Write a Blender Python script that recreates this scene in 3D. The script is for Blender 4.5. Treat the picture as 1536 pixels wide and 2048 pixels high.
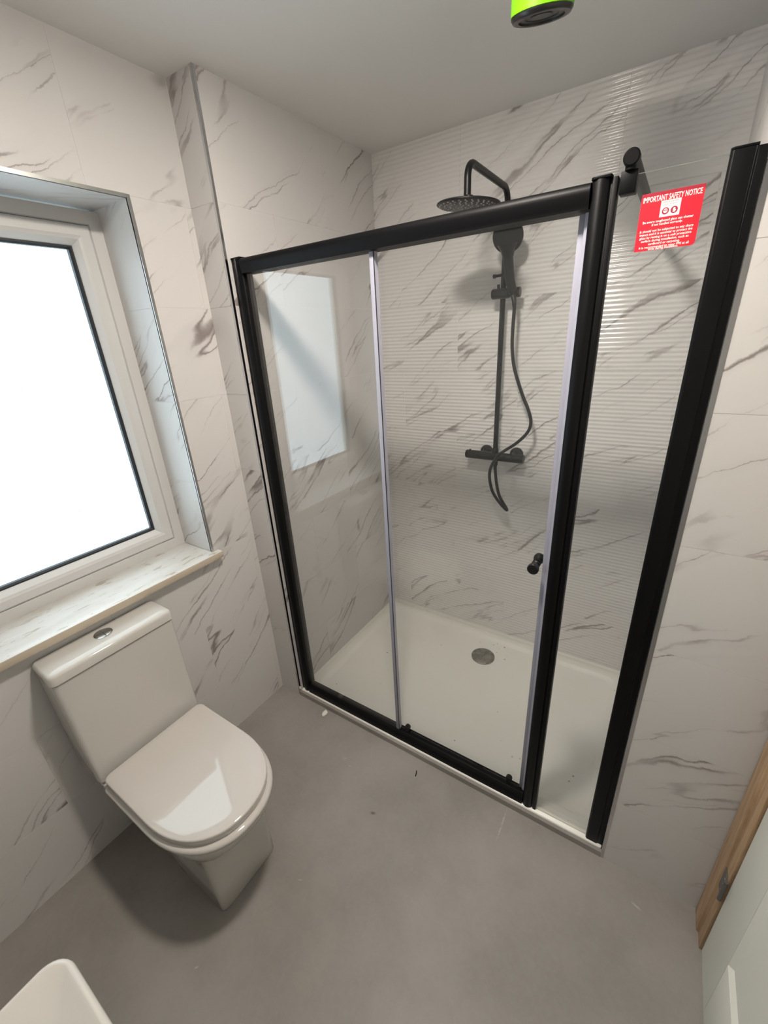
import bpy, math, random
from mathutils import Vector, Matrix
random.seed(7)
for o in list(bpy.data.objects): bpy.data.objects.remove(o, do_unlink=True)
SC = bpy.context.scene
COL = SC.collection

# ------------------------------------------------------------------ camera
CAM = Vector((1.3179, -1.0952, 1.6723))
YAW, PITCH, ROLL, FPX = 0.6002, 0.3990, -0.0582, 842.82
def cam_axes():
    cy, sy = math.cos(YAW), math.sin(YAW); cp, sp = math.cos(PITCH), math.sin(PITCH)
    f = Vector((-sy*cp, cy*cp, -sp)); r = Vector((cy, sy, 0)); u = r.cross(f)
    cr, sr = math.cos(ROLL), math.sin(ROLL)
    return cr*r + sr*u, -sr*r + cr*u, f
cd = bpy.data.cameras.new('camera'); cam = bpy.data.objects.new('camera', cd); COL.objects.link(cam)
r_, u_, f_ = cam_axes()
cam.matrix_world = Matrix(((r_.x, u_.x, -f_.x, CAM.x), (r_.y, u_.y, -f_.y, CAM.y), (r_.z, u_.z, -f_.z, CAM.z), (0, 0, 0, 1)))
cd.sensor_fit = 'VERTICAL'; cd.sensor_height = 36; cd.sensor_width = 27
cd.lens = FPX*36/2048; cd.clip_start = 0.01; cd.clip_end = 50
SC.camera = cam

# ------------------------------------------------------------------ world (overcast sky seen through the window)
wd = bpy.data.worlds.new('overcast_sky'); SC.world = wd; wd.use_nodes = True
bgn = wd.node_tree.nodes['Background']
bgn.inputs[0].default_value = (0.77, 0.92, 1.0, 1); bgn.inputs[1].default_value = 3.0
pl = bpy.data.lights.new('window_portal', 'AREA'); pl.shape = 'RECTANGLE'; pl.size = 0.80; pl.size_y = 1.18
pl.cycles.is_portal = True
po = bpy.data.objects.new('window_portal', pl); COL.objects.link(po)
po.location = (-0.415, -0.636, 1.49); po.rotation_euler = (0, -math.pi/2, 0)   # faces +x into the room

LAMP_POS = (0.85, -0.41, 2.380); LAMP_E = 275.0; LAMP_COL = (1.0, 0.905, 0.815)
SC.view_settings.view_transform = 'Standard'; SC.view_settings.look = 'None'
SC.view_settings.exposure = 0.30; SC.view_settings.gamma = 1.0; SC.view_settings.use_curve_mapping = False

# ------------------------------------------------------------------ room dimensions
XW = -0.127      # window wall face
XS = 0.0         # left shower wall face
XE = 1.387       # right shower wall face
XD = 1.660       # door wall face
YF = -0.019      # face of the pier and of the short wall right of the screen
YB = 0.892       # back shower wall face
YN = -1.53       # wall behind the camera
ZC = 2.422
WY0, WY1, WZ0, WZ1 = -1.040, -0.233, 0.898, 2.085   # window opening
XFR = -0.312     # window frame face

# ------------------------------------------------------------------ materials
def mat(name):
    m = bpy.data.materials.new(name); m.use_nodes = True
    nt = m.node_tree; p = nt.nodes['Principled BSDF']
    return m, nt, p
def simple(name, col, rough=0.5, metal=0.0, spec=None, coat=0.0):
    m, nt, p = mat(name)
    p.inputs['Base Color'].default_value = (*col, 1); p.inputs['Roughness'].default_value = rough
    p.inputs['Metallic'].default_value = metal
    if spec is not None: p.inputs['Specular IOR Level'].default_value = spec
    if coat: p.inputs['Coat Weight'].default_value = coat; p.inputs['Coat Roughness'].default_value = 0.03
    return m
def nd(nt, t, **kw):
    n = nt.nodes.new(t)
    for k, v in kw.items():
        if k in n.inputs: n.inputs[k].default_value = v
        else: setattr(n, k, v)
    return n
def math_(nt, op, a, b=None, c=None, clamp=False):
    n = nt.nodes.new('ShaderNodeMath'); n.operation = op; n.use_clamp = clamp
    for i, v in enumerate((a, b, c)):
        if v is None: continue
        if hasattr(v, 'node'): nt.links.new(v, n.inputs[i])
        else: n.inputs[i].default_value = v
    return n.outputs[0]
def maprange(nt, v, a, b, c, d, smooth=True):
    n = nt.nodes.new('ShaderNodeMapRange'); n.interpolation_type = 'SMOOTHSTEP' if smooth else 'LINEAR'
    nt.links.new(v, n.inputs['Value'])
    for k, x in (('From Min', a), ('From Max', b), ('To Min', c), ('To Max', d)): n.inputs[k].default_value = x
    return n.outputs[0]
def mixc(nt, fac, a, b):
    n = nt.nodes.new('ShaderNodeMix'); n.data_type = 'RGBA'
    for s, v in ((n.inputs[0], fac), (n.inputs[6], a), (n.inputs[7], b)):
        if hasattr(v, 'node'): nt.links.new(v, s)
        else: s.default_value = v if not isinstance(v, tuple) or len(v) == 4 else (*v, 1)
    return n.outputs[2]
def noise(nt, vec, scale, detail=4, rough=0.55, dist=0.0, out=0):
    n = nd(nt, 'ShaderNodeTexNoise'); n.inputs['Scale'].default_value = scale; n.inputs['Detail'].default_value = detail
    n.inputs['Roughness'].default_value = rough; n.inputs['Distortion'].default_value = dist
    nt.links.new(vec, n.inputs['Vector']); return n.outputs[out]

def marble(name, base=(0.635, 0.618, 0.602), dark=(0.20, 0.165, 0.155), halo=(0.49, 0.462, 0.458), rough=0.3, angle=36, amount=1.0, spec=0.32):
    m, nt, p = mat(name)
    uv = nd(nt, 'ShaderNodeUVMap').outputs[0]
    wv0 = nt.nodes.new('ShaderNodeVectorMath'); wv0.operation = 'MULTIPLY_ADD'
    nt.links.new(noise(nt, uv, 2.2, 2, 0.5, 0, 1), wv0.inputs[0]); wv0.inputs[1].default_value = (0.16, 0.16, 0.0); nt.links.new(uv, wv0.inputs[2])
    wv = nt.nodes.new('ShaderNodeVectorMath'); wv.operation = 'MULTIPLY_ADD'
    nt.links.new(noise(nt, uv, 17.0, 4, 0.65, 0, 1), wv.inputs[0]); wv.inputs[1].default_value = (0.030, 0.030, 0.0); nt.links.new(wv0.outputs[0], wv.inputs[2])
    mp = nd(nt, 'ShaderNodeMapping'); mp.vector_type = 'POINT'
    mp.inputs['Rotation'].default_value = (0, 0, -math.radians(angle)); nt.links.new(wv.outputs[0], mp.inputs[0])
    st = nt.nodes.new('ShaderNodeVectorMath'); st.operation = 'MULTIPLY'; st.inputs[1].default_value = (0.25, 2.9, 1)
    nt.links.new(mp.outputs[0], st.inputs[0]); v = st.outputs[0]
    sh = nt.nodes.new('ShaderNodeVectorMath'); sh.operation = 'ADD'; sh.inputs[1].default_value = (7.3, 3.1, 0); nt.links.new(v, sh.inputs[0])
    sh2 = nt.nodes.new('ShaderNodeVectorMath'); sh2.operation = 'ADD'; sh2.inputs[1].default_value = (1.7, 9.2, 0); nt.links.new(uv, sh2.inputs[0])
    sh3 = nt.nodes.new('ShaderNodeVectorMath'); sh3.operation = 'ADD'; sh3.inputs[1].default_value = (11.7, 5.2, 0); nt.links.new(uv, sh3.inputs[0])
    n1 = noise(nt, v, 1.35, 3, 0.5, 0.0)
    d1 = math_(nt, 'ABSOLUTE', math_(nt, 'SUBTRACT', n1, 0.5))
    n2 = noise(nt, sh.outputs[0], 2.2, 3, 0.5, 0.0)
    d2 = math_(nt, 'ABSOLUTE', math_(nt, 'SUBTRACT', n2, 0.5))
    mk = maprange(nt, noise(nt, sh2.outputs[0], 2.3, 3, 0.6), 0.44, 0.60, 0, 1)
    mk2 = maprange(nt, noise(nt, sh3.outputs[0], 2.7, 3, 0.6), 0.45, 0.62, 0, 1)
    a1 = math_(nt, 'MULTIPLY', maprange(nt, d1, 0.0, 0.009, 1, 0), math_(nt, 'MULTIPLY', mk, 0.88*amount))
    a2 = math_(nt, 'MULTIPLY', maprange(nt, d2, 0.0, 0.008, 1, 0), math_(nt, 'MULTIPLY', mk2, 0.75*amount))
    side = maprange(nt, math_(nt, 'SUBTRACT', n1, 0.5), -0.045, 0.004, 0, 1)        # the grey wash lies on one side of a vein
    h1 = math_(nt, 'MULTIPLY', math_(nt, 'MULTIPLY', side, maprange(nt, n1, 0.5, 0.512, 1, 0)), math_(nt, 'MULTIPLY', mk, 0.27*amount))
    h2 = math_(nt, 'MULTIPLY', maprange(nt, d2, 0.0, 0.05, 1, 0), math_(nt, 'MULTIPLY', mk2, 0.22*amount))
    cl = maprange(nt, noise(nt, uv, 1.6, 3, 0.5), 0.4, 0.75, 0, 0.10)
    c = mixc(nt, cl, base, (base[0]*0.86, base[1]*0.87, base[2]*0.9))
    c = mixc(nt, h1, c, halo)
    c = mixc(nt, h2, c, halo)
    c = mixc(nt, a2, c, (dark[0]*1.2, dark[1]*1.2, dark[2]*1.2))
    c = mixc(nt, a1, c, dark)
    nt.links.new(c, p.inputs['Base Color']); p.inputs['Roughness'].default_value = rough; p.inputs['Specular IOR Level'].default_value = spec
    return m
M = {}
M['tile'] = marble('marble_tile', rough=0.34)
M['tile_rib'] = marble('marble_ribbed_tile', base=(0.78, 0.765, 0.745), rough=0.13, angle=33, amount=0.85, spec=0.5, dark=(0.21, 0.185, 0.175))
M['grout'] = simple('white_grout', (0.70, 0.69, 0.665), 0.8)
M['paint'] = simple('ceiling_paint', (0.80, 0.795, 0.78), 0.75)
M['wallpaint'] = simple('plain_wall_paint', (0.45, 0.44, 0.42), 0.6)
M['black'] = simple('matt_black_aluminium', (0.0035, 0.0035, 0.004), 0.45, 0.0, 0.13)
M['blackfit'] = simple('matt_black_brassware', (0.008, 0.008, 0.009), 0.38, 0.0, 0.35)
M['chrome'] = simple('chrome', (0.62, 0.62, 0.63), 0.12, 1.0)
M['trimmetal'] = simple('brushed_trim_metal', (0.55, 0.55, 0.54), 0.3, 1.0)
M['ceramic'] = simple('white_ceramic', (0.60, 0.585, 0.545), 0.10, 0, 0.5)
M['seatplastic'] = simple('gloss_white_seat', (0.62, 0.595, 0.56), 0.045, 0, 0.6)
M['upvc'] = simple('white_upvc', (0.60, 0.59, 0.575), 0.35)
M['gasket'] = simple('black_gasket', (0.012, 0.015, 0.02), 0.5)
M['seal'] = simple('clear_plastic_seal', (0.36, 0.36, 0.43), 0.25)
M['silicone'] = simple('white_silicone', (0.80, 0.77, 0.70), 0.4)
M['lime'] = simple('lime_green_paint', (0.16, 0.48, 0.002), 0.35)
M['blackgloss'] = simple('black_plastic', (0.006, 0.0065, 0.007), 0.30)
M['darkgrey'] = simple('dark_grey_plastic', (0.018, 0.018, 0.018), 0.4)
M['red'] = simple('red_vinyl', (0.80, 0.012, 0.03), 0.45)
M['darkred'] = simple('dark_red_print', (0.36, 0.01, 0.03), 0.5)
M['whiteprint'] = simple('white_print', (0.88, 0.84, 0.80), 0.5)
M['greyprint'] = simple('grey_print', (0.25, 0.22, 0.22), 0.5)
M['nozzle'] = simple('grey_rubber_nozzle', (0.5, 0.49, 0.47), 0.5)
M['doorpaint'] = simple('white_door_paint', (0.80, 0.81, 0.74), 0.45)
M['hinge'] = simple('dull_steel_hinge', (0.16, 0.155, 0.15), 0.45, 0.6)
M['plaster'] = simple('plaster_crumb', (0.80, 0.76, 0.70), 0.9)
M['lampwhite'] = simple('lamp_white_plastic', (0.8, 0.8, 0.8), 0.4)
m, nt, p = mat('lamp_diffuser'); p.inputs['Emission Color'].default_value = (*LAMP_COL, 1); p.inputs['Emission Strength'].default_value = LAMP_E; M['diffuser'] = m

# glass: thin clear pane, reflection by Schlick's law
def glass_mat(name, tint, f0=0.05):
    m = bpy.data.materials.new(name); m.use_nodes = True; nt = m.node_tree
    for n in list(nt.nodes): nt.nodes.remove(n)
    out = nd(nt, 'ShaderNodeOutputMaterial'); tr = nd(nt, 'ShaderNodeBsdfTransparent'); tr.inputs[0].default_value = (*tint, 1)
    gl = nd(nt, 'ShaderNodeBsdfGlossy'); gl.inputs['Roughness'].default_value = 0.0; gl.inputs['Color'].default_value = (1, 1, 1, 1)
    lw = nd(nt, 'ShaderNodeLayerWeight'); lw.inputs['Blend'].default_value = 0.5
    f = math_(nt, 'MULTIPLY_ADD', math_(nt, 'POWER', lw.outputs['Facing'], 5.0), 1-f0, f0)
    mx = nd(nt, 'ShaderNodeMixShader'); nt.links.new(f, mx.inputs[0]); nt.links.new(tr.outputs[0], mx.inputs[1]); nt.links.new(gl.outputs[0], mx.inputs[2])
    nt.links.new(mx.outputs[0], out.inputs[0]); return m
M['glass'] = glass_mat('clear_shower_glass', (0.996, 1.0, 0.998), 0.048)
M['glassedge'] = simple('glass_edge', (0.70, 0.82, 0.76), 0.2)
# window pane: obscured, with a few dirt specks
m = glass_mat('obscured_window_glass', (0.97, 0.985, 0.99), 0.045); nt = m.node_tree
tr = [n for n in nt.nodes if n.type == 'BSDF_TRANSPARENT'][0]
tc = nd(nt, 'ShaderNodeTexCoord').outputs['Object']
vo = nd(nt, 'ShaderNodeTexVoronoi'); vo.inputs['Scale'].default_value = 16; nt.links.new(tc, vo.inputs['Vector'])
sp = maprange(nt, vo.outputs['Distance'], 0.03, 0.06, 1, 0)
wn = maprange(nt, noise(nt, tc, 5, 2), 0.46, 0.5, 0, 1)
sm = maprange(nt, noise(nt, tc, 2.5, 5, 0.6), 0.5, 0.8, 0, 0.10)
cc = mixc(nt, math_(nt, 'MULTIPLY', sp, math_(nt, 'MULTIPLY', wn, 0.75)), mixc(nt, sm, (0.97, 0.985, 0.99), (0.7, 0.75, 0.78)), (0.12, 0.14, 0.15))
nt.links.new(cc, tr.inputs[0]); M['pane'] = m

# floor: grey-brown vinyl with soft mottling, scuffs and one smear
m, nt, p = mat('grey_floor'); tc = nd(nt, 'ShaderNodeTexCoord').outputs['Object']
a = noise(nt, tc, 2.6, 5, 0.6); b = noise(nt, tc, 60, 3, 0.6)
c = mixc(nt, maprange(nt, a, 0.3, 0.72, 0, 1), (0.245, 0.227, 0.208), (0.322, 0.302, 0.280))
c = mixc(nt, maprange(nt, b, 0.35, 0.7, 0, 0.10), c, (0.40, 0.37, 0.34))
def spot(nt, tc, loc, rot, sx, sy, soft=0.6):
    mp = nd(nt, 'ShaderNodeMapping'); mp.vector_type = 'TEXTURE'; mp.inputs['Location'].default_value = loc
    mp.inputs['Rotation'].default_value = (0, 0, rot); mp.inputs['Scale'].default_value = (sx, sy, 1); nt.links.new(tc, mp.inputs[0])
    ln = nt.nodes.new('ShaderNodeVectorMath'); ln.operation = 'LENGTH'; nt.links.new(mp.outputs[0], ln.inputs[0])
    return maprange(nt, ln.outputs['Value'], 1-soft, 1.0, 1, 0)
M['floor'] = m
FLOOR_C = c
M_floor_nt, M_floor_p, M_floor_tc = nt, p, tc
def ray_floor(x, y):
    d = f_ + r_*((x-768)/FPX) - u_*((y-1024)/FPX); t = -CAM.z/d.z; return CAM + d*t
sc1 = noise(nt, tc, 90, 3, 0.7)
q0, q1 = ray_floor(1016, 1612), ray_floor(990, 1690)
ang = math.atan2(q1.y-q0.y, q1.x-q0.x)
s1 = math_(nt, 'MULTIPLY', spot(nt, tc, ((q0.x+q1.x)/2, (q0.y+q1.y)/2, 0), ang, (q1-q0).length/2, 0.0035), maprange(nt, sc1, 0.4, 0.6, 0.1, 0.55))
c = mixc(nt, s1, c, (0.55, 0.52, 0.48))
q = ray_floor(746, 1626)
s2 = math_(nt, 'MULTIPLY', spot(nt, tc, (q.x, q.y, 0), 0.4, 0.016, 0.009, 0.9), maprange(nt, sc1, 0.35, 0.6, 0.2, 0.9))
c = mixc(nt, s2, c, (0.12, 0.075, 0.055))
for (px, py, sx, sy, ro) in ((690, 1517, .012, .002, .4), (700, 1532, .010, .002, .3), (1272, 1812, .02, .004, -.3), (393, 1935, .008, .003, .9), (600, 1760, .012, .002, .5)):
    q = ray_floor(px, py)
    c = mixc(nt, math_(nt, 'MULTIPLY', spot(nt, tc, (q.x, q.y, 0), ro, sx, sy, 0.9), 0.5), c, (0.62, 0.58, 0.52))
nt.links.new(c, p.inputs['Base Color']); p.inputs['Roughness'].default_value = 0.52
bp = nd(nt, 'ShaderNodeBump'); bp.inputs['Strength'].default_value = 0.08; bp.inputs['Distance'].default_value = 0.001; nt.links.new(b, bp.inputs['Height']); nt.links.new(bp.outputs[0], p.inputs['Normal'])

# shower tray: cream-white stone resin with grit
m, nt, p = mat('tray_resin'); tc = nd(nt, 'ShaderNodeTexCoord').outputs['Object']
vo = nd(nt, 'ShaderNodeTexVoronoi'); vo.inputs['Scale'].default_value = 26; nt.links.new(tc, vo.inputs['Vector'])
g1 = maprange(nt, vo.outputs['Distance'], 0.06, 0.15, 1, 0)
g2 = maprange(nt, noise(nt, tc, 7, 4, 0.7), 0.57, 0.62, 0, 1)
fr = spot(nt, tc, (1.02, 0.21, 0.02), 0.2, 0.09, 0.10, 0.8)
gm = math_(nt, 'MULTIPLY', g1, math_(nt, 'MAXIMUM', math_(nt, 'MULTIPLY', g2, 0.8), math_(nt, 'MULTIPLY', fr, 0.45)))
dust = maprange(nt, noise(nt, tc, 3, 5, 0.6), 0.45, 0.8, 0, 0.25)
c = mixc(nt, dust, (0.92, 0.91, 0.85), (0.82, 0.79, 0.70)); c = mixc(nt, gm, c, (0.20, 0.17, 0.13))
nt.links.new(c, p.inputs['Base Color']); p.inputs['Roughness'].default_value = 0.32; M['tray'] = m
m, nt, p = mat('drain_metal'); tc = nd(nt, 'ShaderNodeTexCoord').outputs['Object']
c = mixc(nt, maprange(nt, noise(nt, tc, 40, 4, 0.7), 0.35, 0.7, 0, 1), (0.20, 0.19, 0.17), (0.36, 0.35, 0.32)); nt.links.new(c, p.inputs['Base Color'])
p.inputs['Metallic'].default_value = 0.5; p.inputs['Roughness'].default_value = 0.45; M['drain'] = m
# travertine sill
m, nt, p = mat('travertine_sill'); tc = nd(nt, 'ShaderNodeTexCoord').outputs['Object']
mp = nd(nt, 'ShaderNodeMapping'); mp.inputs['Scale'].default_value = (30, 7, 30); nt.links.new(tc, mp.inputs[0])
n1 = noise(nt, mp.outputs[0], 1.6, 6, 0.65, 0.4); pit = maprange(nt, n1, 0.57, 0.64, 0, 0.7)
mp2 = nd(nt, 'ShaderNodeMapping'); mp2.inputs['Scale'].default_value = (14, 3, 14); nt.links.new(tc, mp2.inputs[0])
band = maprange(nt, noise(nt, mp2.outputs[0], 1.5, 5, 0.6), 0.35, 0.7, 0, 1)
c = mixc(nt, band, (0.68, 0.67, 0.645), (0.60, 0.58, 0.53)); c = mixc(nt, pit, c, (0.36, 0.30, 0.22))
geo = nd(nt, 'ShaderNodeNewGeometry'); sx = nd(nt, 'ShaderNodeSeparateXYZ'); nt.links.new(geo.outputs['Normal'], sx.inputs[0])
edge = maprange(nt, sx.outputs[0], 0.4, 0.9, 0, 0.7)
c = mixc(nt, edge, c, (0.50, 0.40, 0.27))
nt.links.new(c, p.inputs['Base Color']); p.inputs['Roughness'].default_value = 0.38; M['sill'] = m
# oak
m, nt, p = mat('oak_lining'); tc = nd(nt, 'ShaderNodeTexCoord').outputs['Object']
mp = nd(nt, 'ShaderNodeMapping'); mp.inputs['Scale'].default_value = (30, 42, 2.2); nt.links.new(tc, mp.inputs[0])
g = noise(nt, mp.outputs[0], 1.4, 6, 0.65, 0.8)
c = mixc(nt, maprange(nt, g, 0.32, 0.7, 0, 1), (0.34, 0.20, 0.105), (0.56, 0.38, 0.22)); nt.links.new(c, p.inputs['Base Color']); p.inputs['Roughness'].default_value = 0.55; M['oak'] = m

# ------------------------------------------------------------------ mesh helpers
def mesh_obj(name, verts, faces, material, parent=None, smooth=False, uvs=None):
    me = bpy.data.meshes.new(name); me.from_pydata([tuple(v) for v in verts], [], faces); me.update()
    if uvs:
        l = me.uv_layers.new(name='UVMap')
        for poly in me.polygons:
            for li in poly.loop_indices: l.data[li].uv = uvs[me.loops[li].vertex_index]
    if smooth:
        for pg in me.polygons: pg.use_smooth = True
    o = bpy.data.objects.new(name, me); COL.objects.link(o); me.materials.append(material)
    if parent: o.parent = parent
    return o
class MB:
    def __init__(s): s.v = []; s.f = []
    def add(s, v, f):
        b = len(s.v); s.v += [Vector(x) for x in v]; s.f += [tuple(i+b for i in q) for q in f]; return s
    def box(s, x0, x1, y0, y1, z0, z1):
        return s.add([(x0,y0,z0),(x1,y0,z0),(x1,y1,z0),(x0,y1,z0),(x0,y0,z1),(x1,y0,z1),(x1,y1,z1),(x0,y1,z1)],
              [(0,3,2,1),(4,5,6,7),(0,1,5,4),(1,2,6,5),(2,3,7,6),(3,0,4,7)])
    def loft(s, rings, cap0=True, cap1=True):
        n = len(rings[0]); v = [p for r in rings for p in r]; f = []
        for i in range(len(rings)-1):
            for j in range(n): f.append((i*n+j, i*n+(j+1) % n, (i+1)*n+(j+1) % n, (i+1)*n+j))
        if cap0: f.append(tuple(range(n-1, -1, -1)))
        if cap1: f.append(tuple((len(rings)-1)*n+j for j in range(n)))
        return s.add(v, f)
    def tube(s, pts, rad, n=14, caps=True):
        pts = [Vector(p) for p in pts]; rings = []
        t0 = (pts[1]-pts[0]).normalized(); a = Vector((1, 0, 0)) if abs(t0.x) < 0.9 else Vector((0, 1, 0))
        nrm = (a - t0*a.dot(t0)).normalized()
        for i, p in enumerate(pts):
            t = ((pts[min(i+1, len(pts)-1)]-pts[max(i-1, 0)])).normalized()
            nrm = (nrm - t*nrm.dot(t)).normalized(); b = t.cross(nrm)
            r = rad[i] if isinstance(rad, (list, tuple)) else rad
            rings.append([p + (nrm*math.cos(2*math.pi*k/n) + b*math.sin(2*math.pi*k/n))*r for k in range(n)])
        return s.loft(rings, caps, caps)
    def lathe(s, origin, axis, prof, n=32):   # prof: list of (radius, distance along axis)
        o = Vector(origin); ax = Vector(axis).normalized(); a = Vector((1, 0, 0)) if abs(ax.x) < 0.9 else Vector((0, 1, 0))
        e1 = (a - ax*a.dot(ax)).normalized(); e2 = ax.cross(e1)
        rings = [[o + ax*h + (e1*math.cos(2*math.pi*k/n) + e2*math.sin(2*math.pi*k/n))*max(r, 1e-5) for k in range(n)] for r, h in prof]
        return s.loft(rings)
    def prism(s, prof, axis, a, b):   # prof 2D points; axis 'x': (y,z) ; 'y': (x,z) ; 'z': (x,y)
        def mk(p, t):
            return {'x': (t, p[0], p[1]), 'y': (p[0], t, p[1]), 'z': (p[0], p[1], t)}[axis]
        return s.loft([[mk(p, a) for p in prof], [mk(p, b) for p in prof]])
    def build(s, name, material, parent=None, smooth=False, bevel=0, seg=2, autos=None):
        o = mesh_obj(name, s.v, s.f, material, parent, smooth)
        me = o.data
        import bmesh
        bm = bmesh.new(); bm.from_mesh(me); bmesh.ops.recalc_face_normals(bm, faces=bm.faces); 
        if bevel:
            es = [e for e in bm.edges if len(e.link_faces) == 2 and e.calc_face_angle(0) > 0.5]
            bmesh.ops.bevel(bm, geom=es, offset=bevel, segments=seg, affect='EDGES', profile=0.5)
        bm.to_mesh(me); bm.free()
        if smooth or bevel:
            for pg in me.polygons: pg.use_smooth = True
            me.set_sharp_from_angle(angle=math.radians(autos or 38))
        return o
def thing(name, label, cat, loc=(0, 0, 0), group=None):
    o = bpy.data.objects.new(name, None); COL.objects.link(o); o.empty_display_size = 0.05
    o['label'] = label; o['category'] = cat
    if group: o['group'] = group
    o.location = loc
    return o
def fit(o, root):      # parent keeping world position
    o.parent = root; o.matrix_parent_inverse = Matrix.Translation(root.location).inverted(); return o
def struct(o, label=None, cat=None):
    o['kind'] = 'structure'
    if label: o['label'] = label
    if cat: o['category'] = cat
    return o
def catmull(pts, n=8):
    pts = [Vector(p) for p in pts]; out = []
    for i in range(len(pts)-1):
        p0, p1, p2, p3 = pts[max(i-1, 0)], pts[i], pts[i+1], pts[min(i+2, len(pts)-1)]
        for k in range(n):
            t = k/n
            out.append(0.5*((2*p1) + (p2-p0)*t + (2*p0-5*p1+4*p2-p3)*t*t + (3*p1-p0-3*p2+p3)*t**3))
    out.append(pts[-1]); return out

# ------------------------------------------------------------------ structure: floor, ceiling, walls
struct(MB().box(-0.45, 1.85, -1.65, 1.0, -0.05, 0.0).build('floor', M['floor']), 'grey-brown smooth bathroom floor with scuffs and dust', 'floor')
struct(MB().box(-0.45, 1.85, -1.65, 1.0, ZC, ZC+0.05).build('ceiling', M['paint']), 'plain off-white painted ceiling', 'ceiling')
T = 0.008; GR = 0.0009   # tile thickness, grout recess
JZ = [-0.01, 0.29, 0.59, 0.89, 1.19, 1.49, 1.79, 2.09, 2.69]
def subtract(r, h):
    (u0, u1, v0, v1), (a0, a1, b0, b1) = r, h
    if a0 >= u1-1e-6 or a1 <= u0+1e-6 or b0 >= v1-1e-6 or b1 <= v0+1e-6: return [r]
    out = []
    if v0 < b0: out.append((u0, u1, v0, b0))
    if v1 > b1: out.append((u0, u1, b1, v1))
    c0, c1 = max(v0, b0), min(v1, b1)
    if u0 < a0: out.append((u0, a0, c0, c1))
    if u1 > a1: out.append((a1, u1, c0, c1))
    return out
def tiles(wall, O, U, V, N, u0, u1, v0, v1, joints_u, rows, hole=None, material=None, rib=False, name='wall_tile'):
    """Tiles on the plane O + u*U + v*V, front face outward along N. joints_u(row) gives the joint positions of that row."""
    O, U, V, N = Vector(O), Vector(U), Vector(V), Vector(N); g = 0.0009
    for ri in range(len(rows)-1):
        b0, b1 = rows[ri], rows[ri+1]
        if b1 <= v0 or b0 >= v1: continue
        ju = joints_u(ri)
        for k in range(len(ju)-1):
            a0, a1 = ju[k], ju[k+1]
            if a1 <= u0 or a0 >= u1: continue
            c = (max(a0, u0)+(g if a0 > u0 else 0), min(a1, u1)-(g if a1 < u1 else 0), max(b0, v0)+(g if b0 > v0 else 0), min(b1, v1)-(g if b1 < v1 else 0))
            if c[1]-c[0] < 0.004 or c[3]-c[2] < 0.004: continue
            rects = subtract(c, hole) if hole else [c]
            off = (random.uniform(0, 40), random.uniform(0, 40))
            verts, faces, uvs = [], [], []
            for (p0, p1, q0, q1) in rects:
                if rib:
                    n = max(8, int(round((q1-q0)/(0.3/18)*8))); b = len(verts)
                    for i in range(n+1):
                        q = q0+(q1-q0)*i/n; h = 0.0009*math.cos(2*math.pi*(q-b0)/(0.3/18))-0.0009
                        for pu in (p0, p1):
                            verts.append(O+U*pu+V*q+N*h); uvs.append((pu+off[0], q+off[1]))
                    for i in range(n): faces.append((b+2*i, b+2*i+1, b+2*i+3, b+2*i+2))
                    prof = [O+V*(q0+(q1-q0)*i/n)+N*(0.0009*math.cos(2*math.pi*(q0+(q1-q0)*i/n-b0)/(0.3/18))-0.0009) for i in range(n+1)]
                    for pu in (p0, p1):     # the two cut ends, on vertices of their own
                        e = len(verts)
                        verts += [P+U*pu for P in prof] + [O+U*pu+V*q1-N*T, O+U*pu+V*q0-N*T]; uvs += [(pu+off[0], q0+off[1])]*(n+3)
                        ring = tuple(range(e, e+n+3)); faces.append(ring if pu == p1 else tuple(reversed(ring)))
                    for (qa, Pa, sgn) in ((q0, prof[0], 1), (q1, prof[-1], -1)):
                        e = len(verts)
                        verts += [O+U*p0+V*qa-N*T, O+U*p1+V*qa-N*T, Pa+U*p1, Pa+U*p0]; uvs += [(p0+off[0], qa+off[1])]*4
                        faces.append((e, e+1, e+2, e+3) if sgn > 0 else (e+3, e+2, e+1, e))
                else:
                    b = len(verts)
                    for d in (0, -T):
                        for (pu, q) in ((p0, q0), (p1, q0), (p1, q1), (p0, q1)):
                            verts.append(O+U*pu+V*q+N*d); uvs.append((pu+off[0], q+off[1]))
                    faces += [(b, b+1, b+2, b+3), (b+7, b+6, b+5, b+4), (b, b+4, b+5, b+1), (b+1, b+5, b+6, b+2), (b+2, b+6, b+7, b+3), (b+3, b+7, b+4, b)]
            # consistent outward winding
            if U.cross(V).dot(N) < 0: faces = [tuple(reversed(f)) for f in faces]
            o = mesh_obj(name, verts, faces, material or M['tile'], wall, False, uvs)
            if rib:
                for pg in o.data.polygons: pg.use_smooth = len(pg.vertices) == 4 and abs(pg.normal.dot(N)) > 0.5
def brick(first, w=0.6, alt=0.3):
    return lambda r: [first + (alt if r % 2 else 0) + w*k for k in range(-6, 8)]
G = T + 0  # wall core sits behind the tiles by the recess
def core(x): return x
# window wall
d = GR
wl = MB()
xb, xf = -0.46, XW-d
wl.box(xb, xf, -1.65, WY0-d, 0, ZC).box(xb, xf, WY1+d, YF+0.02, 0, ZC).box(xb, xf, WY0-d, WY1+d, 0, WZ0-0.028).box(xb, xf, WY0-d, WY1+d, WZ1+d, ZC)
wl = struct(wl.build('wall_left', M['grout']), 'marble-effect tiled wall with the window, behind the toilet', 'wall')
tiles(wl, (XW, 0, 0), (0, 1, 0), (0, 0, 1), (1, 0, 0), YN, YF, 0, ZC, brick(-0.343-0.3, alt=0.3), JZ, (WY0, WY1, WZ0-0.03, WZ1))
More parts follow.
